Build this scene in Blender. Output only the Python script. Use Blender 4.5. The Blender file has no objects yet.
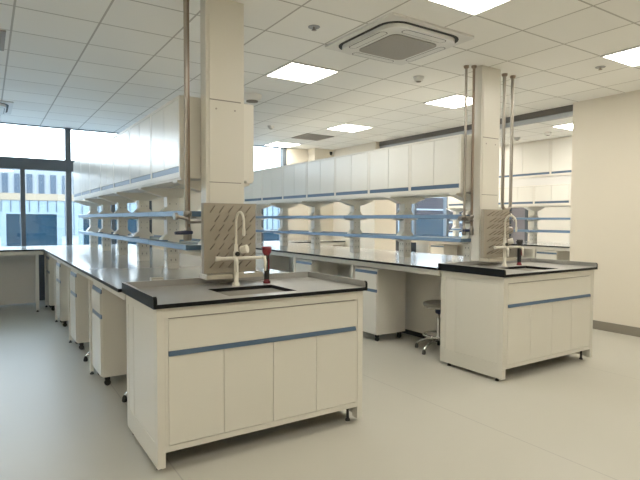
import bpy, math, random
from mathutils import Vector, Matrix
random.seed(3)
PI = math.pi
C = bpy.context.scene.collection
sc = bpy.context.scene
sc.view_settings.view_transform = 'Standard'
sc.view_settings.look = 'None'
sc.view_settings.exposure = 0.14
sc.view_settings.gamma = 1.12
sc.cycles.max_bounces = 8
sc.cycles.diffuse_bounces = 5
sc.cycles.transparent_max_bounces = 12

# ------------------------------------------------------------------ materials
def mat(name, col, rough=.5, metal=0., noise=0., scale=8., emis=None, estr=0., spec=None, bump=0.):
    m = bpy.data.materials.new(name); m.use_nodes = True
    nt = m.node_tree; b = nt.nodes['Principled BSDF']
    b.inputs['Base Color'].default_value = (*col, 1)
    b.inputs['Roughness'].default_value = rough
    b.inputs['Metallic'].default_value = metal
    if spec is not None: b.inputs['Specular IOR Level'].default_value = spec
    if noise or bump:
        tc = nt.nodes.new('ShaderNodeTexCoord'); n = nt.nodes.new('ShaderNodeTexNoise')
        n.inputs['Scale'].default_value = scale; n.inputs['Detail'].default_value = 3
        nt.links.new(tc.outputs['Object'], n.inputs['Vector'])
        if noise:
            mx = nt.nodes.new('ShaderNodeMix'); mx.data_type = 'RGBA'
            mx.inputs[6].default_value = (*[c * (1 - noise) for c in col], 1)
            mx.inputs[7].default_value = (*[min(1, c * (1 + noise)) for c in col], 1)
            nt.links.new(n.outputs['Fac'], mx.inputs[0]); nt.links.new(mx.outputs[2], b.inputs['Base Color'])
        if bump:
            bp = nt.nodes.new('ShaderNodeBump'); bp.inputs['Strength'].default_value = bump
            bp.inputs['Distance'].default_value = .002
            nt.links.new(n.outputs['Fac'], bp.inputs['Height']); nt.links.new(bp.outputs['Normal'], b.inputs['Normal'])
    if emis:
        b.inputs['Emission Color'].default_value = (*emis, 1); b.inputs['Emission Strength'].default_value = estr
    return m

def seam_mat(name, base, seam, px, py, ox, oy, w, rough=.5, noise=.02, wob=0.):
    """flat material with straight joints every px / py metres, in object space"""
    m = bpy.data.materials.new(name); m.use_nodes = True
    nt = m.node_tree; b = nt.nodes['Principled BSDF']; N = nt.nodes.new; L = nt.links.new
    tc = N('ShaderNodeTexCoord'); sp = N('ShaderNodeSeparateXYZ'); L(tc.outputs['Object'], sp.inputs[0])
    masks = []
    cells = []
    for ax, p, o in ((0, px, ox), (1, py, oy)):
        if not p: continue
        a = N('ShaderNodeMath'); a.operation = 'SUBTRACT'; L(sp.outputs[ax], a.inputs[0]); a.inputs[1].default_value = o - 100 * p
        d = N('ShaderNodeMath'); d.operation = 'DIVIDE'; L(a.outputs[0], d.inputs[0]); d.inputs[1].default_value = p
        fl = N('ShaderNodeMath'); fl.operation = 'FLOOR'; L(d.outputs[0], fl.inputs[0]); cells.append(fl)
        f = N('ShaderNodeMath'); f.operation = 'FRACT'; L(d.outputs[0], f.inputs[0])
        c = N('ShaderNodeMath'); c.operation = 'PINGPONG'; L(f.outputs[0], c.inputs[0]); c.inputs[1].default_value = .5
        l = N('ShaderNodeMath'); l.operation = 'LESS_THAN'; L(c.outputs[0], l.inputs[0]); l.inputs[1].default_value = w / p / 2
        masks.append(l)
    if len(masks) == 2:
        mx = N('ShaderNodeMath'); mx.operation = 'MAXIMUM'; L(masks[0].outputs[0], mx.inputs[0]); L(masks[1].outputs[0], mx.inputs[1])
    else: mx = masks[0]
    no = N('ShaderNodeTexNoise'); no.inputs['Scale'].default_value = 1.3; no.inputs['Detail'].default_value = 4; L(tc.outputs['Object'], no.inputs['Vector'])
    m1 = N('ShaderNodeMix'); m1.data_type = 'RGBA'
    m1.inputs[6].default_value = (*[c * (1 - noise) for c in base], 1); m1.inputs[7].default_value = (*[min(1, c * (1 + noise)) for c in base], 1)
    L(no.outputs['Fac'], m1.inputs[0])
    src = m1.outputs[2]
    if wob and len(cells) == 2:
        cv = N('ShaderNodeCombineXYZ'); L(cells[0].outputs[0], cv.inputs[0]); L(cells[1].outputs[0], cv.inputs[1])
        wn = N('ShaderNodeTexWhiteNoise'); wn.noise_dimensions = '3D'; L(cv.outputs[0], wn.inputs['Vector'])
        hs = N('ShaderNodeHueSaturation'); L(src, hs.inputs['Color'])
        mr = N('ShaderNodeMapRange'); L(wn.outputs['Value'], mr.inputs[0]); mr.inputs[3].default_value = 1 - wob; mr.inputs[4].default_value = 1 + wob * .5
        L(mr.outputs[0], hs.inputs['Value']); src = hs.outputs['Color']
    m2 = N('ShaderNodeMix'); m2.data_type = 'RGBA'; L(mx.outputs[0], m2.inputs[0]); L(src, m2.inputs[6]); m2.inputs[7].default_value = (*seam, 1)
    L(m2.outputs[2], b.inputs['Base Color']); b.inputs['Roughness'].default_value = rough
    return m

def glass_mat(name, tint=(.9, .95, .97), refl=.06):
    m = bpy.data.materials.new(name); m.use_nodes = True
    nt = m.node_tree; nt.nodes.clear(); N = nt.nodes.new; L = nt.links.new
    o = N('ShaderNodeOutputMaterial'); t = N('ShaderNodeBsdfTransparent'); g = N('ShaderNodeBsdfGlossy'); x = N('ShaderNodeMixShader')
    t.inputs[0].default_value = (*tint, 1); g.inputs['Roughness'].default_value = .02
    x.inputs[0].default_value = refl
    L(t.outputs[0], x.inputs[1]); L(g.outputs[0], x.inputs[2]); L(x.outputs[0], o.inputs[0])
    return m

M = {}
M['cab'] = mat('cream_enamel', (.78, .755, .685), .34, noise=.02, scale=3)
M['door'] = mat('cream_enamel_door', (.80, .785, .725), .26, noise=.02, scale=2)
M['cablow'] = mat('cream_enamel_shaded_base', (.67, .65, .58), .36, noise=.02, scale=3)  # cabinet enamel darkened: dimmer light on the sink units put into the colour
M['doorlow'] = mat('cream_enamel_shaded_doors', (.69, .67, .60), .32, noise=.02, scale=2)  # darker copy of the door enamel, same dimness in its colour
M['colm'] = mat('cream_column_enamel', (.70, .675, .605), .36, noise=.02, scale=2)  # cabinet enamel toned down, duller light on the columns carried in the colour
M['gap'] = mat('dark_joint', (.22, .205, .18), .8)
M['blue'] = mat('blue_anodised_strip', (.065, .12, .20), .4, metal=.2, noise=.08, scale=4)
M['shelfedge'] = mat('blue_grey_shelf_edge', (.13, .215, .33), .3, metal=.3, noise=.05, scale=3)
M['shelfboard'] = mat('blue_grey_shelf_board', (.34, .41, .46), .25, noise=.03, scale=5)
M['top'] = mat('grey_lab_worktop', (.46, .475, .48), .13, noise=.04, scale=14, spec=.9)
M['black'] = mat('black_worktop_edge', (.004, .005, .006), .5, spec=.15)
M['sinktop'] = mat('grey_sink_worktop', (.30, .295, .28), .3, noise=.05, scale=14)
M['rubber'] = mat('black_rubber', (.012, .012, .012), .6)
M['beige'] = mat('beige_plastic', (.50, .46, .37), .4, noise=.03, scale=6)
M['basin'] = mat('beige_basin', (.50, .44, .31), .35)
M['pp'] = mat('white_plastic', (.72, .69, .60), .3)
M['board'] = mat('taupe_peg_board', (.33, .295, .235), .5, noise=.16, scale=5)
M['peg'] = mat('brown_peg', (.25, .205, .155), .4)
M['steel'] = mat('brushed_steel', (.34, .31, .275), .3, metal=.9, noise=.08, scale=20)
M['copper'] = mat('brownish_pipe', (.27, .205, .155), .35, metal=.6, noise=.1, scale=10)
M['chrome'] = mat('chrome', (.62, .61, .59), .12, metal=1.)
M['navy'] = mat('navy_plastic', (.015, .02, .06), .35)
M['red'] = mat('dark_red_plastic', (.17, .006, .016), .35)
M['stoolseat'] = mat('grey_brown_seat', (.23, .205, .165), .45)
M['socket'] = mat('socket_plate', (.70, .68, .61), .4)
M['hole'] = mat('socket_hole', (.05, .05, .05), .6)
M['wall'] = mat('warm_white_paint', (.77, .71, .60), .75, noise=.02, scale=1.5, bump=.05)
M['base'] = mat('taupe_baseboard', (.23, .205, .165), .5, noise=.04)
M['frame'] = mat('dark_slate_window_frame', (.07, .085, .10), .4)
M['beam'] = mat('dark_track', (.09, .08, .07), .5)
M['track'] = mat('grey_aluminium_track', (.33, .34, .35), .35, metal=.5)
M['white'] = mat('matt_white', (.74, .735, .71), .5)
M['grille'] = mat('grey_grille', (.30, .28, .25), .6, noise=.2, scale=120)
M['darkslot'] = mat('dark_slot', (.02, .02, .02), .7)
M['light'] = mat('lit_ceiling_panel', (.9, .88, .82), .6, emis=(1., .94, .81), estr=21.0)
M['light2'] = mat('lit_ceiling_panel_next_room', (.9, .88, .82), .6, emis=(1., .92, .80), estr=36.0)
M['ceil'] = seam_mat('ceiling_tiles', (.90, .895, .86), (.47, .455, .42), .6, .6, -.5636, 1.7391, .016, .7, .015, .035)
M['floor'] = seam_mat('vinyl_floor', (.48, .465, .405), (.37, .355, .32), 2.0, 0, 2.1, 0, .008, .42, .03)
M['glass'] = glass_mat('window_glass')
M['bench_grey'] = mat('pale_grey_panel', (.80, .79, .77), .5)  # even pale grey for the window bench back panel
# outside
M['facade'] = mat('pale_facade', (.175, .195, .215), .8, noise=.03, scale=.5)
M['band'] = mat('beige_facade_band', (.215, .17, .115), .8, noise=.03, scale=.5)
M['facglass'] = mat('blue_facade_window', (.036, .055, .08), .5, spec=.2)
M['curtain'] = mat('pale_blue_curtain_wall', (.135, .19, .225), .5, noise=.15, scale=.6)
M['hoard'] = mat('dark_teal_glass_panel', (.003, .018, .032), .45, noise=.3, scale=1.2, spec=.08)
M['hoardf'] = mat('pale_panel_frame', (.13, .18, .22), .5)
M['violet_door'] = mat('grey_violet_door', (.22, .21, .24), .35, noise=.05, scale=2)
M['paving'] = mat('pale_paving', (.12, .135, .145), .8, noise=.08, scale=.8)
M['violet'] = mat('grey_violet_facade', (.022, .021, .028), .7, noise=.1, scale=.5, spec=.1)

# ------------------------------------------------------------------ mesh building
class MB:
    def __init__(s): s.v = []; s.f = []; s.m = []; s.sm = []
    def add(s, vs, fs, mi=0, smooth=False):
        n = len(s.v); s.v += [tuple(v) for v in vs]
        for k, f in enumerate(fs):
            s.f.append([n + i for i in f]); s.m.append(mi[k] if isinstance(mi, (list, tuple)) else mi); s.sm.append(smooth)
        return s
    def box(s, x0, y0, z0, x1, y1, z1, mi=0):
        # faces: bottom, top, -y, +x, +y, -x
        vs = [(x0,y0,z0),(x1,y0,z0),(x1,y1,z0),(x0,y1,z0),(x0,y0,z1),(x1,y0,z1),(x1,y1,z1),(x0,y1,z1)]
        return s.add(vs, [(3,2,1,0),(4,5,6,7),(0,1,5,4),(1,2,6,5),(2,3,7,6),(3,0,4,7)], mi)
    def prism(s, poly, a, b, axis='y', mi=0):
        """polygon in the plane across axis, extruded from a to b. axis y: poly=(x,z); x: (y,z); z: (x,y)"""
        n = len(poly)
        def P(p, t):
            return (p[0], t, p[1]) if axis == 'y' else (t, p[0], p[1]) if axis == 'x' else (p[0], p[1], t)
        vs = [P(p, a) for p in poly] + [P(p, b) for p in poly]
        fs = [list(range(n))[::-1] if axis != 'y' else list(range(n)), list(range(n, 2*n)) if axis != 'y' else list(range(n, 2*n))[::-1]]
        for i in range(n):
            j = (i + 1) % n
            fs.append((i, j, n + j, n + i) if axis != 'y' else (j, i, n + i, n + j))
        return s.add(vs, fs, mi)
    def tube(s, path, r, n=10, mi=0, cap=True):
        path = [Vector(p) for p in path]; rs = r if isinstance(r, (list, tuple)) else [r] * len(path)
        rings = []; up = None
        for i, p in enumerate(path):
            t = (path[min(i+1, len(path)-1)] - path[max(i-1, 0)]).normalized()
            if up is None:
                up = Vector((0,0,1)) if abs(t.z) < .9 else Vector((1,0,0))
            a = (up - t * up.dot(t)).normalized(); b = t.cross(a); up = a
            rings.append([p + (a * math.cos(2*PI*k/n) + b * math.sin(2*PI*k/n)) * rs[i] for k in range(n)])
        vs = [v for ring in rings for v in ring]; fs = []
        for i in range(len(path) - 1):
            for k in range(n):
                k2 = (k + 1) % n
                fs.append((i*n + k, i*n + k2, (i+1)*n + k2, (i+1)*n + k))
        s.add(vs, fs, mi, True)
        if cap:
            s.add(rings[0], [list(range(n))[::-1]], mi); s.add(rings[-1], [list(range(n))], mi)
        return s
    def lathe(s, prof, c=(0,0,0), n=20, mi=0):
        vs = []; fs = []
        for r, z in prof:
            vs += [(c[0] + r*math.cos(2*PI*k/n), c[1] + r*math.sin(2*PI*k/n), c[2] + z) for k in range(n)]
        for i in range(len(prof) - 1):
            for k in range(n):
                k2 = (k + 1) % n; fs.append((i*n+k, i*n+k2, (i+1)*n+k2, (i+1)*n+k))
        s.add(vs, fs, mi, True)
        s.add([vs[k] for k in range(n)], [list(range(n))[::-1]], mi)
        s.add([vs[(len(prof)-1)*n + k] for k in range(n)], [list(range(n))], mi)
        return s
    def build(s, name, m, parent=None, loc=(0,0,0)):
        me = bpy.data.meshes.new(name); me.from_pydata(s.v, [], s.f)
        for q in (m if isinstance(m, (list, tuple)) else [m]): me.materials.append(q)
        for p, i, k in zip(me.polygons, s.m, s.sm): p.material_index = i; p.use_smooth = k
        me.update()
        o = bpy.data.objects.new(name, me); C.objects.link(o); o.location = loc
        if parent: o.parent = parent
        return o

def B(*a, mi=0): return MB().box(*a, mi=mi)
def tag(o, label=None, cat=None, group=None, kind=None):
    if label: o['label'] = label
    if cat: o['category'] = cat
    if group: o['group'] = group
    if kind: o['kind'] = kind
    return o
def thing(name, label, cat, loc, group=None, rz=0):
    o = bpy.data.objects.new(name, None); C.objects.link(o); o.location = loc; o.rotation_euler.z = rz
    o.empty_display_size = .1
    return tag(o, label, cat, group)
def struct(name, mb, m, label=None): 
    return tag(mb.build(name, m), label, None, None, 'structure')
def dup(root, loc, label=None, group=None, rz=None):
    r = root.copy(); C.objects.link(r); r.location = loc
    if rz is not None: r.rotation_euler.z = rz
    if label: r['label'] = label
    if group: r['group'] = group
    for ch in list(root.children):
        c = ch.copy(); C.objects.link(c); c.parent = r
        for g in list(ch.children):
            d = g.copy(); C.objects.link(d); d.parent = c
    return r
ORD = ['first', 'second', 'third', 'fourth', 'fifth', 'sixth', 'seventh', 'eighth']

# ------------------------------------------------------------------ room shell
ZC = 3.01
XR = 5.91; YW = 7.2; XL = -3.4; YB = -6.0; X2R = 12.6
struct('floor', B(XL-.2, YB-.2, -.12, X2R+.2, YW+.25, 0), M['floor'])
struct('ceiling', B(XL-.2, YB-.2, ZC, X2R+.2, YW+.25, ZC+.12), M['ceil'])
struct('wall_left', B(XL-.2, YB, 0, XL, YW, ZC), M['wall'])
struct('wall_near', B(XL-.2, YB-.2, 0, X2R, YB, ZC), M['wall'])
struct('wall_right', B(XR, YB, 0, XR+.2, 1.21, ZC), M['wall'])
w = MB().box(XR, 5.42, 0, XR+.55, 5.92, ZC); w.box(XR, 5.92, 0, XR+.2, YW, ZC)
struct('wall_right_far', w, M['wall'])
w = MB().box(4.85, YW, 0, 8.05, YW+.2, ZC); w.box(11.0, YW, 0, X2R, YW+.2, ZC); w.box(5.40, YW-.28, 0, XR, YW, ZC); w.box(1.90, YW, 0, 3.70, YW+.2, ZC)
struct('wall_back', w, M['wall'])
struct('wall_far_room', B(X2R, YB, 0, X2R+.2, YW+.2, ZC), M['wall'])
struct('baseboard_right', B(XR-.014, YB, 0, XR, 1.21, .114), M['base'])
struct('baseboard_right_far', B(XR-.014, 5.42, 0, XR, YW-.28, .10), M['base'])
# header track over the opening to the next lab
struct('trim_1', B(XR+.10, 1.21, ZC-.085, XR+.2, 5.42, ZC), M['beam'])
struct('trim_2', B(XR+.12, 1.21, ZC-.15, XR+.18, 5.42, ZC-.086), M['track'])

# windows: slate frames, glass panes
def window(idx, x0, x1, mull, trans, lows):
    f = MB()
    fw = .09; y0, y1 = YW+.02, YW+.14
    f.box(x0, y0, 0, x0+fw, y1, ZC); f.box(x1-fw, y0, 0, x1, y1, ZC)
    f.box(x0+fw, y0, 0, x1-fw, y1, .08); f.box(x0+fw, y0+.05, ZC-.012, x1-fw, y1, ZC)
    f.box(x0+fw, y0+.02, .08, x1-fw, y1-.02, .90)
    for m_ in mull: f.box(m_-.045, y0-.01, .08, m_+.045, y1, ZC-.012)
    f.box(x0+fw, y0-.005, trans[0], x1-fw, y1, trans[1])
    for q in lows: f.box(q-.035, y0+.002, .08, q+.035, y1-.01, trans[0])
    fr = struct('window_%d' % idx, f, M['frame'])
    g = B(x0+fw, YW+.075, .90, x1-fw, YW+.083, ZC-.012).build('window_pane', M['glass'], fr)
    return fr
window(1, XL, 1.90, [.462, -1.9], (2.245, 2.44), [-.24, -1.1, 1.2])
window(3, 3.70, 4.85, [], (2.245, 2.44), [4.25])
window(2, 8.05, 11.0, [9.95], (2.245, 2.44), [8.75])
f = MB()
for a in ((6.55, .05, 6.63, 2.1), (7.10, .05, 7.18, 2.1), (6.63, .05, 7.10, .13), (6.63, 2.02, 7.10, 2.1)):
    f.box(X2R-.04, a[0], a[1], X2R-.001, a[2], a[3])
fr = struct('door_1', f, M['frame'])
B(X2R-.025, 6.63, .13, X2R-.012, 7.10, 2.02).build('door_panel', M['violet_door'], fr)

# ------------------------------------------------------------------ ceiling fittings
def ceiling_light(x, y, label, m='light', first={}):
    if m not in first:
        t = thing('ceiling_light', label, 'ceiling light', (x, y, ZC), 'square lit panels in the tiled ceiling')
        f = MB(); e = .02
        f.box(0, 0, -.012, .6, e, 0); f.box(0, .6-e, -.012, .6, .6, 0); f.box(0, e, -.012, e, .6-e, 0); f.box(.6-e, e, -.012, .6, .6-e, 0)
        f.build('frame', M['white'], t)
        B(e, e, -.008, .6-e, .6-e, -.001).build('diffuser', M[m], t)
        first[m] = t
    else: t = dup(first[m], (x, y, ZC), label)
    return t
TX, TY = -.5636, 1.7391
def tl(i, j): return TX + .6*i, TY + .6*j
for (i, j, lab) in ((4, 0, 'lit square ceiling panel nearest the left column, right of its top'),
                    (8, 4, 'small lit ceiling panel above the middle of the right bench uppers'),
                    (8, 8, 'farthest lit ceiling panel, touching the top of the back window'),
                    (8, 0, 'lit ceiling panel directly behind the top of the right column'),
                    (4, -4, 'lit ceiling panel cut by the top edge above the cassette unit'),
                    (8, -4, 'lit ceiling panel at the top right, above the bare beige wall'),
                    (4, -8, 'lit ceiling panel behind the viewer, over the open floor'),
                    (8, -8, 'lit ceiling panel behind the viewer, beside the right wall'),
                    (0, -8, 'lit ceiling panel behind the viewer, at the left'),
                    (-4, -8, 'unseen ceiling panel added to light the left side, behind the viewer'),  # left-wall panels are out of view, added to brighten the left side
                    (-4, -4, 'unseen ceiling panel added to light the left side, beside the viewer')):
    ceiling_light(*tl(i, j), lab)
for x, y, lab in ((7.25, 1.80, 'lit ceiling panel of the next room, at the beige wall end'),
                  (7.25, 4.6, 'lit ceiling panel of the next room, behind the header track'),
                  (9.6, 1.8, 'lit ceiling panel of the next room over its bench, near one'),
                  (9.6, 4.6, 'lit ceiling panel of the next room over its bench, far one'),
                  (7.25, -1.8, 'lit ceiling panel of the next room, hidden behind beige wall'),
                  (9.6, -1.8, 'unseen ceiling panel added to brighten the next room, beyond its bench front'),  # from here on, unseen panels added to brighten the next room
                  (7.25, 6.45, 'unseen ceiling panel added to brighten the next room, nearest its window'),
                  (9.6, 6.45, 'unseen ceiling panel added to brighten the next room, over the window bench end')):
    ceiling_light(x, y, lab, 'light2')

def rrect(cx, cy, hx, hy, r, n=6):
    out = []
    for sx, sy, a0 in ((1,1,0),(-1,1,90),(-1,-1,180),(1,-1,270)):
        for k in range(n+1):
            a = math.radians(a0 + 90*k/n)
            out.append((cx + sx*(hx-r) + r*math.cos(a), cy + sy*(hy-r) + r*math.sin(a)))
    return out
def cassette(x, y, label):
    t = thing('air_conditioner', label, 'air conditioner', (x, y, ZC), 'ceiling cassette air conditioners')
    MB().prism(rrect(0, 0, .475, .475, .03), -.018, 0, 'z').build('panel', M['white'], t)
    MB().prism(rrect(0, 0, .425, .425, .17), -.021, -.0185, 'z').build('shadow_gap', M['darkslot'], t)
    MB().prism(rrect(0, 0, .395, .395, .15), -.055, -.0215, 'z').build('inner_panel', M['white'], t)
    MB().prism(rrect(0, 0, .262, .262, .07), -.061, -.0555, 'z').build('intake_grille', M['grille'], t)
    for k in range(4):
        f = MB()
        R = Matrix.Rotation(k*PI/2, 3, 'Z')
        out = rrect(0, .338, .24, .04, .038); inn = rrect(0, .338, .233, .033, .031)
        n = len(out)
        vs = [R @ Vector((p[0], p[1], -.0565)) for p in out] + [R @ Vector((p[0], p[1], -.0565)) for p in inn]
        f.add(vs, [(i, n+i, n+(i+1) % n, (i+1) % n) for i in range(n)], 1)
        f.add([R @ Vector((p[0], p[1], -.0575)) for p in inn], [list(range(n))[::-1]], 0)
        f.build('air_flap', [M['white'], M['darkslot']], t)
    return t
cassette(2.34, .72, 'white ceiling cassette air conditioner with grey grille, top middle')
cassette(-.90, 5.90, 'ceiling cassette air conditioner cut by the left edge near the window')

def vent(x, y, label):
    t = thing('ceiling_vent', label, 'vent', (x, y, ZC), 'grey ceiling vents')
    f = MB(); 
    for a in ((0,0,.6,.03),(0,.57,.6,.6),(0,.03,.03,.57),(.57,.03,.6,.57)): f.box(a[0], a[1], -.012, a[2], a[3], 0)
    f.build('frame', M['grille'], t)
    g = MB(); g.box(.03, .03, -.004, .57, .57, -.001, 1)
    for k in range(12): g.box(.03, .04+k*.044, -.011, .57, .065+k*.044, -.004)
    g.build('louvre', [M['grille'], M['darkslot']], t)
    return t
vent(*tl(8, 6), 'grey louvred ceiling vent beyond the right bench uppers')
vent(-1.20, 2.36, 'grey ceiling vent cut by the left edge of the photo')

def detector(x, y, label, r=.055, h=.05, first={}):
    if 'a' not in first:
        t = thing('smoke_detector', label, 'smoke detector', (x, y, ZC), 'small ceiling detectors')
        MB().lathe([(.03, -.05), (.045, -.045), (.055, -.02), (.06, -.012), (.06, 0)]).build('housing', M['white'], t)
        MB().lathe([(.022, -.058), (.03, -.052), (.03, -.0505)]).build('sensor', M['gap'], t)
        first['a'] = t
    else: t = dup(first['a'], (x, y, ZC), label)
    return t
detector(3.30, 1.45, 'round white smoke detector between the cassette unit and right column')
detector(3.33, 5.05, 'round white smoke detector far above the right bench, left of the vent')
detector(7.81, 3.47, 'small ceiling detector of the next room, nearer the right column')
detector(7.78, 2.80, 'small ceiling detector of the next room, nearer the beige wall')
def sprinkler(x, y, label, first={}):
    if 'a' not in first:
        t = thing('sprinkler_head', label, 'sprinkler', (x, y, ZC), 'flush ceiling sprinklers')
        MB().lathe([(.045, -.006), (.05, -.003), (.05, 0)]).build('cover_plate', M['track'], t)
        MB().lathe([(.008, -.03), (.022, -.028), (.008, -.02), (.012, -.0065)]).build('nozzle', M['steel'], t)
        first['a'] = t
    else: t = dup(first['a'], (x, y, ZC), label)
sprinkler(1.535, .84, 'flush ceiling sprinkler left of the cassette unit')
sprinkler(4.60, .134, 'ceiling sprinkler on the tile before the beige wall')
t = thing('ceiling_speaker', 'round white ceiling fitting with dark slot just right of left column', 'ceiling speaker', (2.12, 3.25, ZC))
MB().lathe([(.07, -.075), (.115, -.05), (.125, -.02), (.125, 0)], n=28).build('housing', M['white'], t)
MB().lathe([(.035, -.095), (.075, -.088), (.075, -.0755)], n=28).build('dark_slot', M['gap'], t)
t = thing('security_camera', 'small black dome camera on the back wall under the ceiling', 'camera', (XR-.001, 6.95, 2.93))
B(-.02, -.05, -.05, 0, .05, .05).build('bracket', M['white'], t)
MB().lathe([(.01, -.06), (.04, -.045), (.05, -.01), (.05, .03)], c=(-.072, 0, 0)).build('dome', M['rubber'], t)

# ------------------------------------------------------------------ lab benches
W, D, ZT = 1.416, .728, .951
ZB = .927                       # underside of the worktop
def sink_cabinet(ox, oy, label):
    t = thing('sink_cabinet', label, 'cabinet', (ox, oy, 0), 'cream sink cabinets at the bench ends')
    c = MB()
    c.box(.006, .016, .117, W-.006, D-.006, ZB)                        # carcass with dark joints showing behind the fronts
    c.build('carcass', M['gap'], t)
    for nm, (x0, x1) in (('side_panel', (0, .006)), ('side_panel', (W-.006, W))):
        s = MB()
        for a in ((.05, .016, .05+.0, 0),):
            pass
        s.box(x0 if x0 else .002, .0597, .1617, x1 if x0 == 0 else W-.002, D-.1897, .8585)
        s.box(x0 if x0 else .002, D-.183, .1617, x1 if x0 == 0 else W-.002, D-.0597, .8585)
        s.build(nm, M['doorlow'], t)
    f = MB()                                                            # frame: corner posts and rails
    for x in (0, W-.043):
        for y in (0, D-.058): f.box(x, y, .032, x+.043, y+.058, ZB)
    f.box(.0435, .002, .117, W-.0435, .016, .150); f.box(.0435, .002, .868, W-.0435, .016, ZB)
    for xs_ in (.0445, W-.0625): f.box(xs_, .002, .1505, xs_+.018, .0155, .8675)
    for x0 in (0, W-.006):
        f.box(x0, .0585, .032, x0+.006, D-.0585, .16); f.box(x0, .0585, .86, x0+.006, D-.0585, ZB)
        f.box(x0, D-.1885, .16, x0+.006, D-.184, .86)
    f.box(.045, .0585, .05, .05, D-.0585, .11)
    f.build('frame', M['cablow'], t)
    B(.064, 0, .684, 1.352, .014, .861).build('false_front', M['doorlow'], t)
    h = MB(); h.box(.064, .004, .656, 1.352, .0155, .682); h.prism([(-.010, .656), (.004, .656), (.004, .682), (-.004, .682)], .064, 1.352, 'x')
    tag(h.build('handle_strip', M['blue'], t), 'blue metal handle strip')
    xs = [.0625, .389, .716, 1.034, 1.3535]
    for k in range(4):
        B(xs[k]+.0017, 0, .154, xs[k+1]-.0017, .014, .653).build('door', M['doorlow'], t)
    for x in (.03, W-.07):
        for y in (.075, D-.09):
            MB().lathe([(.018, 0), (.018, .012), (.011, .018), (.009, .0315 if x < .5 else .116)], c=(x, y, 0), n=12).build('foot', M['rubber'], t)
    return t

HX0, HX1, HY0, HY1 = .455, .93, .075, .44
def sink_worktop(ox, oy, label):
    t = thing('sink_worktop', label, 'worktop', (ox, oy, ZB), 'raised-edge worktops of the sink cabinets')
    o = .0226; h = .024; l = .067
    x0, x1, y0, y1 = -o, W+o, -o, .752
    s = MB()
    vs = [(x0,y0),(x1,y0),(x1,y1),(x0,y1),(HX0,HY0),(HX1,HY0),(HX1,HY1),(HX0,HY1)]
    for z, mi, rev in ((.024, 0, False), (0, 1, True)):
        fs = [(0,1,5,4),(1,2,6,5),(2,3,7,6),(3,0,4,7)]
        s.add([(a, b, z) for a, b in vs], [f[::-1] if rev else f for f in fs], mi)
    for i in range(4):
        a, b = vs[i], vs[(i+1) % 4]; s.add([(*a, 0), (*b, 0), (*b, h), (*a, h)], [(0,1,2,3)], 1)
        a, b = vs[4+i], vs[4+(i+1) % 4]; s.add([(*b, 0), (*a, 0), (*a, h), (*b, h)], [(0,1,2,3)], 1)
    s.build('slab', [M['sinktop'], M['black']], t)
    th = .02
    prof = [(y0, h), (y0, l-.018), (y0+.005, l-.006), (y0+.018, l), (y1-th, l), (y1-th, h)]
    for xa, xb in ((x0, x0+th), (x1-th, x1)):
        q = MB(); n = len(prof)
        P0 = [(xa, a, b) for a, b in prof]; P1 = [(xb, a, b) for a, b in prof]
        left = xa == x0
        q.add(P0, [list(range(n))], 1 if left else 0); q.add(P1, [list(range(n))[::-1]], 0 if left else 1)
        for i in range(n):
            j = (i+1) % n
            q.add([P0[i], P0[j], P1[j], P1[i]], [(0,1,2,3)], 1 if i in (0,1,2) else 0)
        q.build('raised_edge', [M['sinktop'], M['black']], t)
    B(x0, y1-th+.0005, h, x1, y1, l, mi=[0,0,0,1,1,1]).build('raised_edge', [M['sinktop'], M['black']], t)
    return t

def sink_basin(ox, oy, label):
    t = thing('sink_basin', label, 'sink', (ox, oy, ZB), 'beige sink basins')
    a0, a1, b0, b1, d, th = HX0, HX1, HY0, HY1, -.26, .008
    s = MB()
    s.box(a0-th, b0-th, d-th, a1+th, b1+th, d)
    s.box(a0-th, b0-th, d, a0, b1+th, -.001); s.box(a1, b0-th, d, a1+th, b1+th, -.001)
    s.box(a0, b0-th, d, a1, b0, -.001); s.box(a0, b1, d, a1, b1+th, -.001)
    s.build('bowl', M['basin'], t)
    MB().lathe([(.03, .0005), (.03, .004), (.018, .005), (.012, .002)], c=((a0+a1)/2, (b0+b1)/2, d)).build('drain', M['steel'], t)
    return t

def faucet(ox, oy, label):
    t = thing('laboratory_faucet', label, 'faucet', (ox+.70, oy+.53, ZT), 'cream three-way laboratory faucets')
    m = M['pp']
    MB().lathe([(.028, 0), (.028, .012), (.017, .02), (.016, .20), (.021, .205), (.021, .235), (.015, .24), (.013, .29)]).build('stem', m, t)
    p = [(0, 0, .285), (0, 0, .44)]
    for k in range(1, 11):
        a = PI * k / 10 * .93; p.append((0, -.065 + .065*math.cos(a), .44 + .075*math.sin(a)))
    p.append((0, p[-1][1]-.002, .40)); 
    MB().tube(p, [.0085]*len(p), 10).build('gooseneck', m, t)
    MB().lathe([(.006, -.05), (.011, -.04), (.011, 0)], c=(0, p[-1][1], .40), n=12).build('spout_tip', m, t)
    MB().tube([(-.115, 0, .192), (.215, -.03, .192)], .0125, 10).build('cross_arm', m, t)
    for x, y in ((-.02, -.045), (.19, -.065)):
        MB().tube([(x, y+.03, .192), (x, y, .185), (x, y-.012, .165), (x, y-.012, .10)], [.012, .012, .011, .006], 10).build('side_nozzle', m, t)
    MB().tube([(-.115, 0, .192), (-.150, .004, .192)], [.015, .017], 10).build('side_knob', m, t)
    MB().tube([(.03, -.02, .25), (.06, -.055, .26)], [.025, .03], 14).build('lever_knob', m, t)
    tag(MB().tube([(.0, -.018, .222), (.0, -.03, .222)], .017, 12).build('tap_badge', M['rubber'], t), 'dark round tap badge')
    return t

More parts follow.
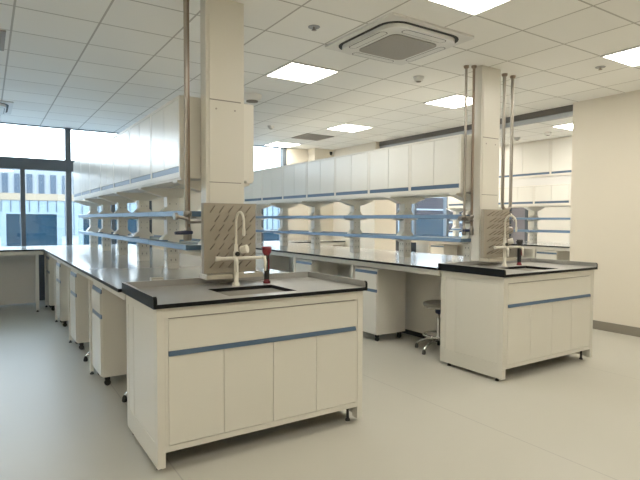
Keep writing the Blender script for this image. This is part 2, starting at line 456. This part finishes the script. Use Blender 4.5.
def eyewash(ox, oy, label, head='red'):
    t = thing('eyewash_sprayer', label, 'eyewash', (ox+.94, oy+.53, ZT), 'hand-held eyewash sprayers')
    MB().lathe([(.026, 0), (.026, .012), (.02, .02), (.02, .03)], n=14).build('base', M['red'], t)
    MB().tube([(0, 0, .03), (0, 0, .10), (0, 0, .205)], [.019, .021, .020], 12).build('hose_grip', M['rubber'], t)
    MB().tube([(0, 0, .03), (0, 0, .135)], [.0195, .0205], 12, mi=0).build('red_sleeve', M['red'], t) if False else None
    r = MB(); r.prism([(.002, .10), (.010, .10), (.010, .18), (.002, .18)], -.026, -.014, 'y'); r.build('trigger_lever', M['red'], t)
    MB().lathe([(.020, .206), (.032, .225), (.036, .25), (.036, .262), (.028, .268)], n=16).build('spray_head', M[head], t)
    return t

def drying_rack(ox, oy, label):
    y = oy + .60
    t = thing('drying_rack', label, 'drying rack', (ox+.50, y, .999), 'taupe peg boards above the sinks')
    MB().prism([(0, .032), (.40, .032), (.40, .53), (0, .53)], .03, .075, 'y').build('board', M['board'], t)
    tr = MB(); tr.box(-.01, -.05, 0, .42, .075, .006); tr.box(-.01, -.05, .006, .42, -.044, .032); tr.box(-.01, -.044, .006, -.004, .075, .032); tr.box(.414, -.044, .006, .42, .075, .032)
    tr.build('drip_tray', M['beige'], t)
    for r in range(7):
        for c in range(5):
            x = .05 + c*.068 + (.034 if r % 2 else 0); z = .075 + r*.065
            MB().tube([(x, .03, z), (x, -.055, z+.045)], [.0048, .004], 6).build('peg', M['peg'], t)
    return t

def service_column(ox, oy, label):
    t = thing('service_column', label, 'column', (ox+.561, oy+.733, ZT+.0), 'cream service columns')
    w_, d_ = .295, .112
    B(0, .008, -.945+.0, w_, d_, ZC-ZT).build('duct', M['colm'], t) if False else None
    c = MB(); c.box(0, .006, .045, w_, d_, ZC-ZT-.002)
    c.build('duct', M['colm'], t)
    for z0, z1 in ((.05, .73), (.736, 1.322), (1.330, 1.925)):
        p = MB(); p.box(.024, 0, z0, w_-.024, .0055, z1)
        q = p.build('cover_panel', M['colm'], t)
        if z0 == .736:
            for x in (.075, .22):
                MB().tube([(x, -.003, z1-.06), (x, .0, z1-.06)], .007, 8).build('screw', M['steel'], q)
    s = MB(); s.box(.028, -.001, 1.3222, w_-.028, .005, 1.3298); s.box(.024, .001, .7302, w_-.024, .005, .7358)
    s.build('joint', M['gap'], t)
    return t

# ---- upper cabinets
UX0, UX1, UZ0, UZ1, UP = .411, 1.0, 1.715, 2.308, .765
def upper_cabinet(loc, label, group, z0=None, z1=None, UP=UP):
    if z0 is None: z0, z1 = UZ0, UZ1
    t = thing('upper_cabinet', label, 'cabinet', loc, group)
    w_ = UX1-UX0; h = z1-z0; L = UP-.002
    c = MB()
    c.box(.016, .018, .012, w_-.016, L-.018, h-.012)
    c.build('interior', M['gap'], t)
    f = MB()
    f.box(0, 0, 0, w_, .018, h); f.box(0, L-.018, 0, w_, L, h)
    f.box(0, .018, h-.018, w_, L-.018, h); f.box(0, .018, 0, w_, L-.018, .012)
    f.box(0, .018, .012, .014, L-.018, .042); f.box(w_-.014, .018, .012, w_, L-.018, .042)
    f.build('carcass', M['cab'], t)
    for xa, xb, xs0, xs1 in ((0, .014, .004, .015), (w_-.014, w_, w_-.015, w_-.004)):
        for k in range(2):
            ya = .020 + k*(L-.04)/2
            B(xa, ya+.003, .086, xb, ya+(L-.04)/2-.003, h-.022).build('door', M['door'], t)
        tag(B(xs0, .0185, .0425, xs1, L-.0185, .084).build('handle_strip', M['blue'], t), 'blue metal handle strip')
    return t

# ---- reagent rack uprights and shelves
PITCH = 1.05; PY0 = .97
def rack_upright(loc, label, group):
    t = thing('rack_upright', label, 'rack upright', loc, group)
    # upright centred on x=.705 (local 0), plate profile in x,z ; foot at ZT
    hw = .056
    b = MB(); b.box(-hw, -.05, 0, hw, .05, 1.62-ZT)
    b.build('post', M['cab'], t)
    z = lambda a: a-ZT
    # bracket plates are as deep as the post
    m = MB(); m.prism([(-.29, z(1.685)), (-.29, z(1.700)), (.29, z(1.700)), (.29, z(1.685)), (.10, z(1.6205)), (-.10, z(1.6205))], -.049, .049, 'y')
    m.build('top_bracket', M['cab'], t)
    for zz in (1.182, 1.435):
        for sx in (-1, 1):
            p = [(sx*(hw+.0005), z(zz)-.03), (sx*(hw+.0005), z(zz)-.001), (sx*.20, z(zz)-.001), (sx*.20, z(zz)-.010)]
            q = MB().prism(p, -.02, .02, 'y')
            q.prism([(sx*(hw+.0005), z(zz)+.0305), (sx*(hw+.05), z(zz)+.0305), (sx*(hw+.045), z(zz)+.05), (sx*(hw+.0005), z(zz)+.095)], -.045, .045, 'y')
            q.build('shelf_bracket', M['cab'], t)
    s = MB()
    for k, zz in enumerate((.05, .135)):
        s.box(-.042, -.054, zz, .042, -.0505, zz+.062, 0)
        for xx in (-.026, .018):
            s.box(xx, -.0555, zz+.022, xx+.006, -.0542, zz+.040, 1)
        s.box(-hw-.004, -.038, zz, -hw-.0005, .038, zz+.062, 0)
        for yy in (-.025, .012): s.box(-hw-.0055, yy, zz+.022, -hw-.0042, yy+.006, zz+.040, 1)
    s.build('socket_plate', [M['socket'], M['hole']], t)
    h = MB()
    for zz in (.36, .42, .52, .60):
        for xx in (-.032, .028): h.box(xx, -.0512, zz, xx+.004, -.0502, zz+.012)
    h.build('slot', M['hole'], t)
    return t
def shelf(loc, label, group, side):
    t = thing('rack_shelf', label, 'shelf', loc, group)
    L = PITCH-.008; x0, x1 = (-.235, -.0575) if side < 0 else (.0575, .235)
    e = .012
    if side < 0: B(x0+e, .0125, .012, x1, L, .030).build('board', M['shelfboard'], t)
    else: B(x0, .0125, .012, x1-e, L, .030).build('board', M['shelfboard'], t)
    ed = MB()
    if side < 0: ed.prism([(x0, .004), (x0+e-.0005, 0), (x0+e-.0005, .044), (x0, .040)], 0, L, 'y')
    else: ed.prism([(x1-e+.0005, 0), (x1, .004), (x1, .040), (x1-e+.0005, .044)], 0, L, 'y')
    tag(ed.build('edge_strip', M['shelfedge'], t), 'blue aluminium front edge strip')
    a, b = (x0+e, x1) if side < 0 else (x0, x1-e)
    B(a, 0, .004, b, .012, .040).build('end_strip', M['shelfedge'], t)
    return t

def pedestal(loc, label, group, first={}):
    if 'a' in first: return dup(first['a'], loc, label, group)
    t = thing('pedestal_cabinet', label, 'cabinet', loc, group)
    w_, d_ = .42, .45
    c = MB(); c.box(.016, 0, .085, d_, w_, .85); c.build('carcass', M['cab'], t)
    for a, b in ((.620, .790), (.095, .578)):
        dr = B(0, .004, a, .015, w_-.004, b).build('drawer', M['door'], t)
        hs = MB().prism([(.004, b+.001), (.015, b+.001), (.015, b+.034), (.009, b+.034)], .004, w_-.004, 'y')
        tag(hs.build('handle_strip', M['blue'], dr), 'blue sloping handle strip')
    for x in (.06, d_-.05):
        for y in (.05, w_-.05):
            k = MB(); k.tube([(x, y-.012, .026), (x, y+.012, .026)], .026, 14); k.box(x-.02, y-.016, .05, x+.02, y+.016, .0845)
            k.build('caster', M['rubber'], t)
    first['a'] = t
    return t

def stool(loc, label, rz=0, first={}):
    g = 'round grey lab stools under the benches'
    if 'a' in first: return dup(first['a'], loc, label, g, rz)
    t = thing('lab_stool', label, 'stool', loc, g, rz)
    MB().lathe([(.155, .49), (.168, .496), (.172, .510), (.168, .525), (.15, .532)], n=32).build('seat', M['stoolseat'], t)
    MB().lathe([(.150, .472), (.160, .475), (.162, .4895)], n=32).build('seat_rim', M['chrome'], t)
    MB().lathe([(.03, .12), (.03, .16), (.022, .165), (.022, .36), (.014, .365), (.014, .4715)], n=16).build('pole', M['chrome'], t)
    tag(MB().lathe([(.028, .405), (.042, .418), (.042, .446), (.028, .46)], n=16).build('height_knob', M['navy'], t), 'dark blue height knob')
    ring = [(.165*math.cos(2*PI*k/28), .165*math.sin(2*PI*k/28), .175) for k in range(29)]
    r = MB(); r.tube(ring, .010, 8, cap=False)
    for k in range(3):
        a = 2*PI*k/3; r.tube([(.022*math.cos(a), .022*math.sin(a), .20), (.165*math.cos(a), .165*math.sin(a), .175)], .007, 6)
    r.build('foot_ring', M['chrome'], t)
    for k in range(5):
        a = 2*PI*k/5 + PI; c, s = math.cos(a), math.sin(a)
        MB().tube([(.02*c, .02*s, .135), (.12*c, .12*s, .12), (.22*c, .22*s, .075), (.245*c, .245*s, .05)], [.017, .015, .012, .010], 8).build('leg', M['chrome'], t)
        MB().lathe([(.018, 0), (.022, .012), (.018, .036), (.010, .05)], c=(.25*c, .25*s, 0), n=10).build('foot', M['rubber'], t)
    first['a'] = t
    return t

MOD = [.80, 2.20, 3.62, 5.02, 6.42]
def bench_body(ox, oy, name, full=True, yend=YW-.06):
    """continuous worktop, its steel frame and the middle partition"""
    y0 = .757
    s = MB(); s.box(-.044, y0, ZB, W+.044, yend-oy, ZT, mi=[1, 0, 1, 1, 1, 1])
    o = s.build('worktop', [M['top'], M['black']], None, (ox, oy, 0))
    tag(o, 'long grey black-edged worktop of the %s' % name, 'worktop', 'long bench worktops')
    t = thing('bench_frame', 'cream steel support frame under the %s worktop' % name, 'bench frame', (ox, oy, 0), 'bench support frames')
    r = MB()
    for xa, xb in ((0, .03), (W-.03, W)): r.box(xa, y0, .868, xb, yend-oy-.02, ZB-.0005)
    r.build('apron', M['cab'], t)
    for y in MOD[1:]:
        for x in (0, W-.03):
            B(x, y-.02, .03, x+.03, y+.02, .8675).build('leg', M['cab'], t)
            MB().lathe([(.018, 0), (.018, .012), (.008, .014), (.008, .0295)], c=(x+.015, y, 0), n=10).build('foot', M['rubber'], t)
    B(W/2-.08, y0+.03, .06, W/2-.06, yend-oy-.03, ZB-.0005).build('partition', M['cab'], t)
    B(W/2+.06, y0+.03, .06, W/2+.08, yend-oy-.03, ZB-.0005).build('partition', M['cab'], t)
    B(W/2-.07, y0+.05, .0, W/2+.07, yend-oy-.05, .06).build('plinth', M['rubber'], t)

def island(ox, oy, name, col, n_up=7, full=True):
    if full:
        sink_cabinet(ox, oy, 'cream four-door sink cabinet with blue strip, front of %s' % name)
        sink_worktop(ox, oy, 'grey raised-edge worktop with black rim on the %s sink cabinet' % name)
        sink_basin(ox, oy, 'beige sink basin sunk in the %s end worktop' % name)
        faucet(ox, oy, 'cream gooseneck lab faucet at the %s sink' % name)
        eyewash(ox, oy, '%s eyewash sprayer right of the %s faucet' % (('dark red-headed', name) if ox == 0 else ('black-headed', name)), 'red' if ox == 0 else 'rubber')
        drying_rack(ox, oy, 'taupe drying peg board behind the %s sink' % name)
        service_column(ox, oy, 'cream service column rising to the ceiling on the %s' % name)
    bench_body(ox, oy, name)
    g = 'white upper cabinets over the %s' % name
    first = None
    for k in range(n_up):
        lab = 'white two-door upper cabinet over the %s, %s from %s' % (name, ORD[k], col)
        loc = (ox+UX0, oy+.872+k*UP, UZ0)
        first = upper_cabinet(loc, lab, g) if first is None else first
        if k: dup(first, loc, lab)
    t = thing('support_rail', 'long cream rail carrying the %s upper cabinets' % name, 'rail', (ox, oy+.872, 1.7002), 'rails under the upper cabinets')
    rl = MB()
    for xa in (.42, .68, .94): rl.box(xa, 0, 0, xa+.05, n_up*UP, .0146)
    rl.build('rail_bars', M['cab'], t)
    g = 'cream rack uprights on the %s' % name
    f = None
    for k in range(6):
        lab = 'cream T-topped rack upright with sockets on the %s, %s from %s' % (name, ORD[k], col)
        loc = (ox+.698, oy+PY0+k*PITCH, ZT+.0005)
        if f is None: f = rack_upright(loc, lab, g)
        else: dup(f, loc, lab)
    for side, sn in ((-1, 'left'), (1, 'right')):
        for zz, zn in ((1.435, 'upper'), (1.182, 'lower')):
            f = None
            for k in range(5):
                lab = '%s blue-edged rack shelf, %s side of %s, %s from %s' % (zn, sn, name, ORD[k], col)
                loc = (ox+.698, oy+.90+k*PITCH, zz)
                if f is None: f = shelf(loc, lab, 'blue-edged rack shelves of the %s' % name, side)
                else: dup(f, loc, lab)
    g = 'pedestal cabinets under the %s' % name
    ds = ('nearest the sink cabinet', 'second from the sink cabinet', 'third from the sink cabinet', 'farthest from the sink cabinet')
    for k in range(4):
        pedestal((ox+.012, oy+MOD[k+1]-.46, 0), 'white two-drawer pedestal cabinet under the %s, %s' % (name, ds[k]), g)

island(0, 0, 'left bench', 'the column')
island(2.965, .023, 'right bench', 'the column')
# bench of the next room: front part hidden behind the beige wall
OX3, OY3 = 8.05, -.40
UZ1 = 2.12
island(OX3, OY3, 'next room bench', 'its near end', 7, False)
# second, higher tier of wall-height cabinets above it
t = thing('filler_rail', 'pale rail strip between the two cabinet tiers of the next room', 'rail', (OX3+UX0, OY3+.872, 2.1205))
B(.02, 0, 0, .55, 7*UP, .1645).build('board', M['white'], t)
f = None
for k in range(4):
    lab = 'wide high-level white cabinet touching the ceiling in the next room, %s from its near end' % ORD[k]
    loc = (OX3+UX0, OY3+.872+.21+k*1.25, 2.2855)
    if f is None: f = upper_cabinet(loc, lab, 'high-level cabinets of the next room', 2.2855, 3.004, 1.25)
    else: dup(f, loc, lab)

stool((3.33, 1.125, 0), 'round grey lab stool with chrome foot ring behind the right sink cabinet', PI*.04)
stool((.355, 1.30, 0), 'lab stool mostly hidden behind the left sink cabinet, one chrome foot showing', 0)
stool((.285, 2.70, 0), 'lab stool between left bench pedestals, curved chrome foot showing', .05)

t = thing('socket_box', 'small beige socket box on the left bench worktop behind the sink edge', 'socket box', (.23, .965, ZT+.0005))
B(0, 0, 0, .085, .05, .034).build('housing', M['beige'], t)
B(.008, -.002, .006, .077, -.0005, .028).build('socket_face', M['socket'], t)

# ---- window benches joining the long benches
def window_bench(x0, x1, y0, label, flabel, end):
    s = MB(); s.box(x0, y0, ZB, x1, YW-.06, ZT, mi=[1, 0, 1, 1, 1, 1])
    tag(s.build('window_worktop', [M['top'], M['black']]), label, 'worktop', 'window worktops')
    t = thing('window_bench_frame', flabel, 'bench frame', ((x0+x1)/2, y0, 0), 'window bench frames')
    h = (x1-x0)/2
    B(-h, .02, .868, h, .05, ZB-.0005).build('apron', M['cab'], t)
    e = h-.09 if end > 0 else -h+.06
    for xx in (e, -e):
        B(xx-.022, .02, .03, xx+.022, .06, .8675).build('leg', M['cab'], t)
        MB().lathe([(.018, 0), (.018, .012), (.008, .014), (.008, .0295)], c=(xx, .04, 0), n=10).build('foot', M['rubber'], t)
    a, b = (-h+.02, e+.035) if end > 0 else (e-.02, h-.02)
    B(a, .78, .03, b, .80, ZB-.0005).build('back_panel', M['bench_grey'], t)
window_bench(XL+.02, -.0455, 5.98, 'grey window-side worktop at the left edge of the photo', 'white open frame under the left window-side worktop', 1)
window_bench(2.965+W+.046, XR-.015, 6.42, 'pale side worktop along the back wall behind the right bench', 'frame under the back wall worktop behind the right bench', -1)

# ---- gas pipes by the columns
def valve(mb, p, ax):
    x, y, z = p
    mb.tube([(x-.018, y, z), (x+.018, y, z)], .02, 12)
def pipes_left(ox, oy, label, xs, lever):
    t = thing('gas_pipes', label, 'pipes', (ox, oy, 1.29), 'steel gas pipes beside the columns')
    h = ZC-1.29
    for k, (x, y) in enumerate(xs):
        p = MB().tube([(x, y, .0), (x, y, h)], .0135, 10)
        q = p.build('pipe', M['copper'] if k else M['steel'], t)
        MB().lathe([(.0142, -.03), (.026, -.02), (.028, 0)], c=(x, y, h-.001), n=14).build('ceiling_flange', M['copper'], q)
        MB().lathe([(.0142, .145), (.024, .15), (.024, .18), (.0142, .185)], c=(x, y, 0), n=12).build('coupling', M['steel'], q)
        MB().lathe([(.018, -.03), (.024, -.02), (.024, .03), (.0142, .06), (.0142, .07)], c=(x, y, 0), n=12).build('valve_body', M['steel'], q)
        if lever and k: continue
        MB().tube([(x, y-.0145, .125), (x-.075, y-.03, .145)], [.012, .012], 10).build('outlet_pipe', M['steel'], q)
        MB().tube([(x-.076, y-.03, .145), (x-.10, y-.032, .145)], [.026, .026], 12).build('outlet_valve', M['steel'], q)
    x, y = xs[0]
    br = MB(); br.tube([(x, y+.02, .10), (.58, y+.02, .105)], .009, 8); br.build('wall_bracket', M['steel'], t)
    l = MB(); l.tube([(x+.03, y-.04, .03), (x-.02, y-.04, .03), (x-.10, y-.055, .028)], [.012, .016, .011], 10)
    if lever: tag(l.build('lever_handle', M['navy'], t), 'navy lever handle')
    else:
        l2 = MB(); l2.tube([(x-.045, y-.03, .02), (xs[1][0]+.03, y-.03, .02)], .014, 10)
        tag(l2.build('lever_handle', M['navy'], t), 'navy lever handle')
    return t
pipes_left(0, 0, 'brown and steel gas pipes left of the left column, navy lever', [(.435, .80), (.462, .835)], True)
pipes_left(2.965, .023, 'twin thin steel gas pipes left of the right column', [(.452, .85), (.515, .805)], False)
t = thing('gas_pipes', 'pair of steel gas pipes with U-bend right of the right column', 'pipes', (2.965, .023, 1.29), 'steel gas pipes beside the columns')
h = ZC-1.29
xa, xb, yy = 1.025, 1.165, .82
ub = [(xa, yy, h), (xa, yy, .30)] + [((xa+xb)/2 - (xb-xa)/2*math.cos(PI*k/8), yy, .30-.055*math.sin(PI*k/8)) for k in range(9)] + [(xb, yy, h)]
q = MB().tube(ub, .0185, 12).build('pipe', M['steel'], t)
for x in (xa, xb): MB().lathe([(.0195, -.03), (.030, -.02), (.032, 0)], c=(x, yy, h-.001), n=14).build('ceiling_flange', M['copper'], t)
d = MB(); d.tube([((xa+xb)/2-.03, yy-.02, .235), ((xa+xb)/2-.045, yy-.04, .20), (.99, yy-.06, .14), (.99, yy-.06, -.22)], [.014]*4, 10)
d.build('drop_pipe', M['steel'], t)
v = MB(); v.tube([(.985, yy-.08, .17), (1.06, yy-.10, .18), (1.105, yy-.11, .12)], [.022, .018, .014], 10)
v.build('outlet_pipe', M['chrome'], t)
v = MB(); v.tube([(1.00, yy-.085, .02), (1.06, yy-.095, .02)], [.045, .036], 14); v.build('valve_body', M['steel'], t)
v = MB(); v.tube([(1.0, yy-.085, .165), (.98, yy-.10, .165)], [.03, .03], 14); v.build('valve_knob', M['steel'], t)

# ------------------------------------------------------------------ outside the window
struct('ground_outside', B(-60, YW+.3, -.45, 110, 90, -.15), M['paving'])
YO = 50
bt = thing('office_building', 'pale office building with tall blue windows outside the window', 'building', (20, YO, -.15))
s = MB(); s.box(-60, .4, 0, 70, 10, 6.05); s.build('facade', M['facade'], bt)
B(-60, -.1, 3.2, 70, .38, 3.80).build('beige_band', M['band'], bt)
cw = MB(); cw.box(-60, 0, 0, 70, .38, 3.19)
cw.build('curtain_wall', M['curtain'], bt)
mu = MB()
for k in range(180): mu.box(-60+k*.72, -.06, 0, -60+k*.72+.07, -.001, 3.18)
mu.build('mullion_grid', M['facglass'], bt)
for k in range(62):
    x = -30 + k*.95
    B(x, .28, 3.82, x+.45, .395, 5.55).build('window', M['facglass'], bt)
def hoarding(x0, x1, y, z1, label):
    t = thing('glass_screen', label, 'glass screen', ((x0+x1)/2, y, -.15), 'dark glass screens outside')
    h = (x1-x0)/2; z = z1+.15
    B(-h, 0, 0, h, .04, z).build('panel', M['hoard'], t)
    f = MB(); f.box(-h-.25, -.05, 0, -h-.001, .1, z+.12); f.box(h+.001, -.05, 0, h+.25, .1, z+.12); f.box(-h, -.05, z+.001, h, .1, z+.12)
    f.build('frame', M['hoardf'], t)
hoarding(.15, 2.62, 30, 1.66, 'dark teal glass screen outside, left of the tall window mullion')
hoarding(4.0, 7.9, 30, 1.53, 'dark glass screen outside, behind the left bench shelves')
hoarding(13.6, 17.0, 30, .50, 'low dark glass screen outside, seen through right bench rack')
hoarding(28.5, 33.8, 30, 1.72, 'dark blue glass screen outside the next room window')
gv = thing('building', 'grey violet building outside the next room window', 'building', (46, 44, -.15))
B(-7.5, 0, 0, 6.5, 5, 7.5).build('facade', M['violet'], gv)
fl = MB()
for k in range(4): fl.box(-7.5, -.1, 1.2+k*1.6, 6.5, -.001, 1.4+k*1.6)
fl.build('floor_band', M['facade'], gv)

# ------------------------------------------------------------------ sky and camera
w = bpy.data.worlds.new('sky'); sc.world = w; w.use_nodes = True
nt = w.node_tree; bg = nt.nodes['Background']
tc = nt.nodes.new('ShaderNodeTexCoord'); sp = nt.nodes.new('ShaderNodeSeparateXYZ'); cr = nt.nodes.new('ShaderNodeValToRGB')
nt.links.new(tc.outputs['Generated'], sp.inputs[0]); nt.links.new(sp.outputs[2], cr.inputs[0])
cr.color_ramp.elements[0].position = 0.; cr.color_ramp.elements[0].color = (.93, .97, 1, 1)
cr.color_ramp.elements[1].position = .9; cr.color_ramp.elements[1].color = (.62, .80, 1, 1)
nt.links.new(cr.outputs[0], bg.inputs[0]); bg.inputs[1].default_value = 9.5

cam = bpy.data.cameras.new('camera'); co = bpy.data.objects.new('camera', cam); C.objects.link(co)
F = 514.48; yaw, pitch, roll = -.5757, -.0393, .0045
cam.sensor_fit = 'HORIZONTAL'; cam.sensor_width = 36; cam.lens = F/640*36; cam.clip_start = .05; cam.clip_end = 300
fw = Vector((-math.sin(yaw), math.cos(yaw), 0)); rt = Vector((math.cos(yaw), math.sin(yaw), 0)); up = Vector((0,0,1))
f2 = fw*math.cos(pitch)+up*math.sin(pitch); u2 = up*math.cos(pitch)-fw*math.sin(pitch)
r3 = rt*math.cos(roll)+u2*math.sin(roll); u3 = u2*math.cos(roll)-rt*math.sin(roll)
mw = Matrix.Identity(4)
for i in range(3): mw[i][0] = r3[i]; mw[i][1] = u3[i]; mw[i][2] = -f2[i]
mw[0][3], mw[1][3], mw[2][3] = -.7712, -2.8187, 1.4149
co.matrix_world = mw
sc.camera = co
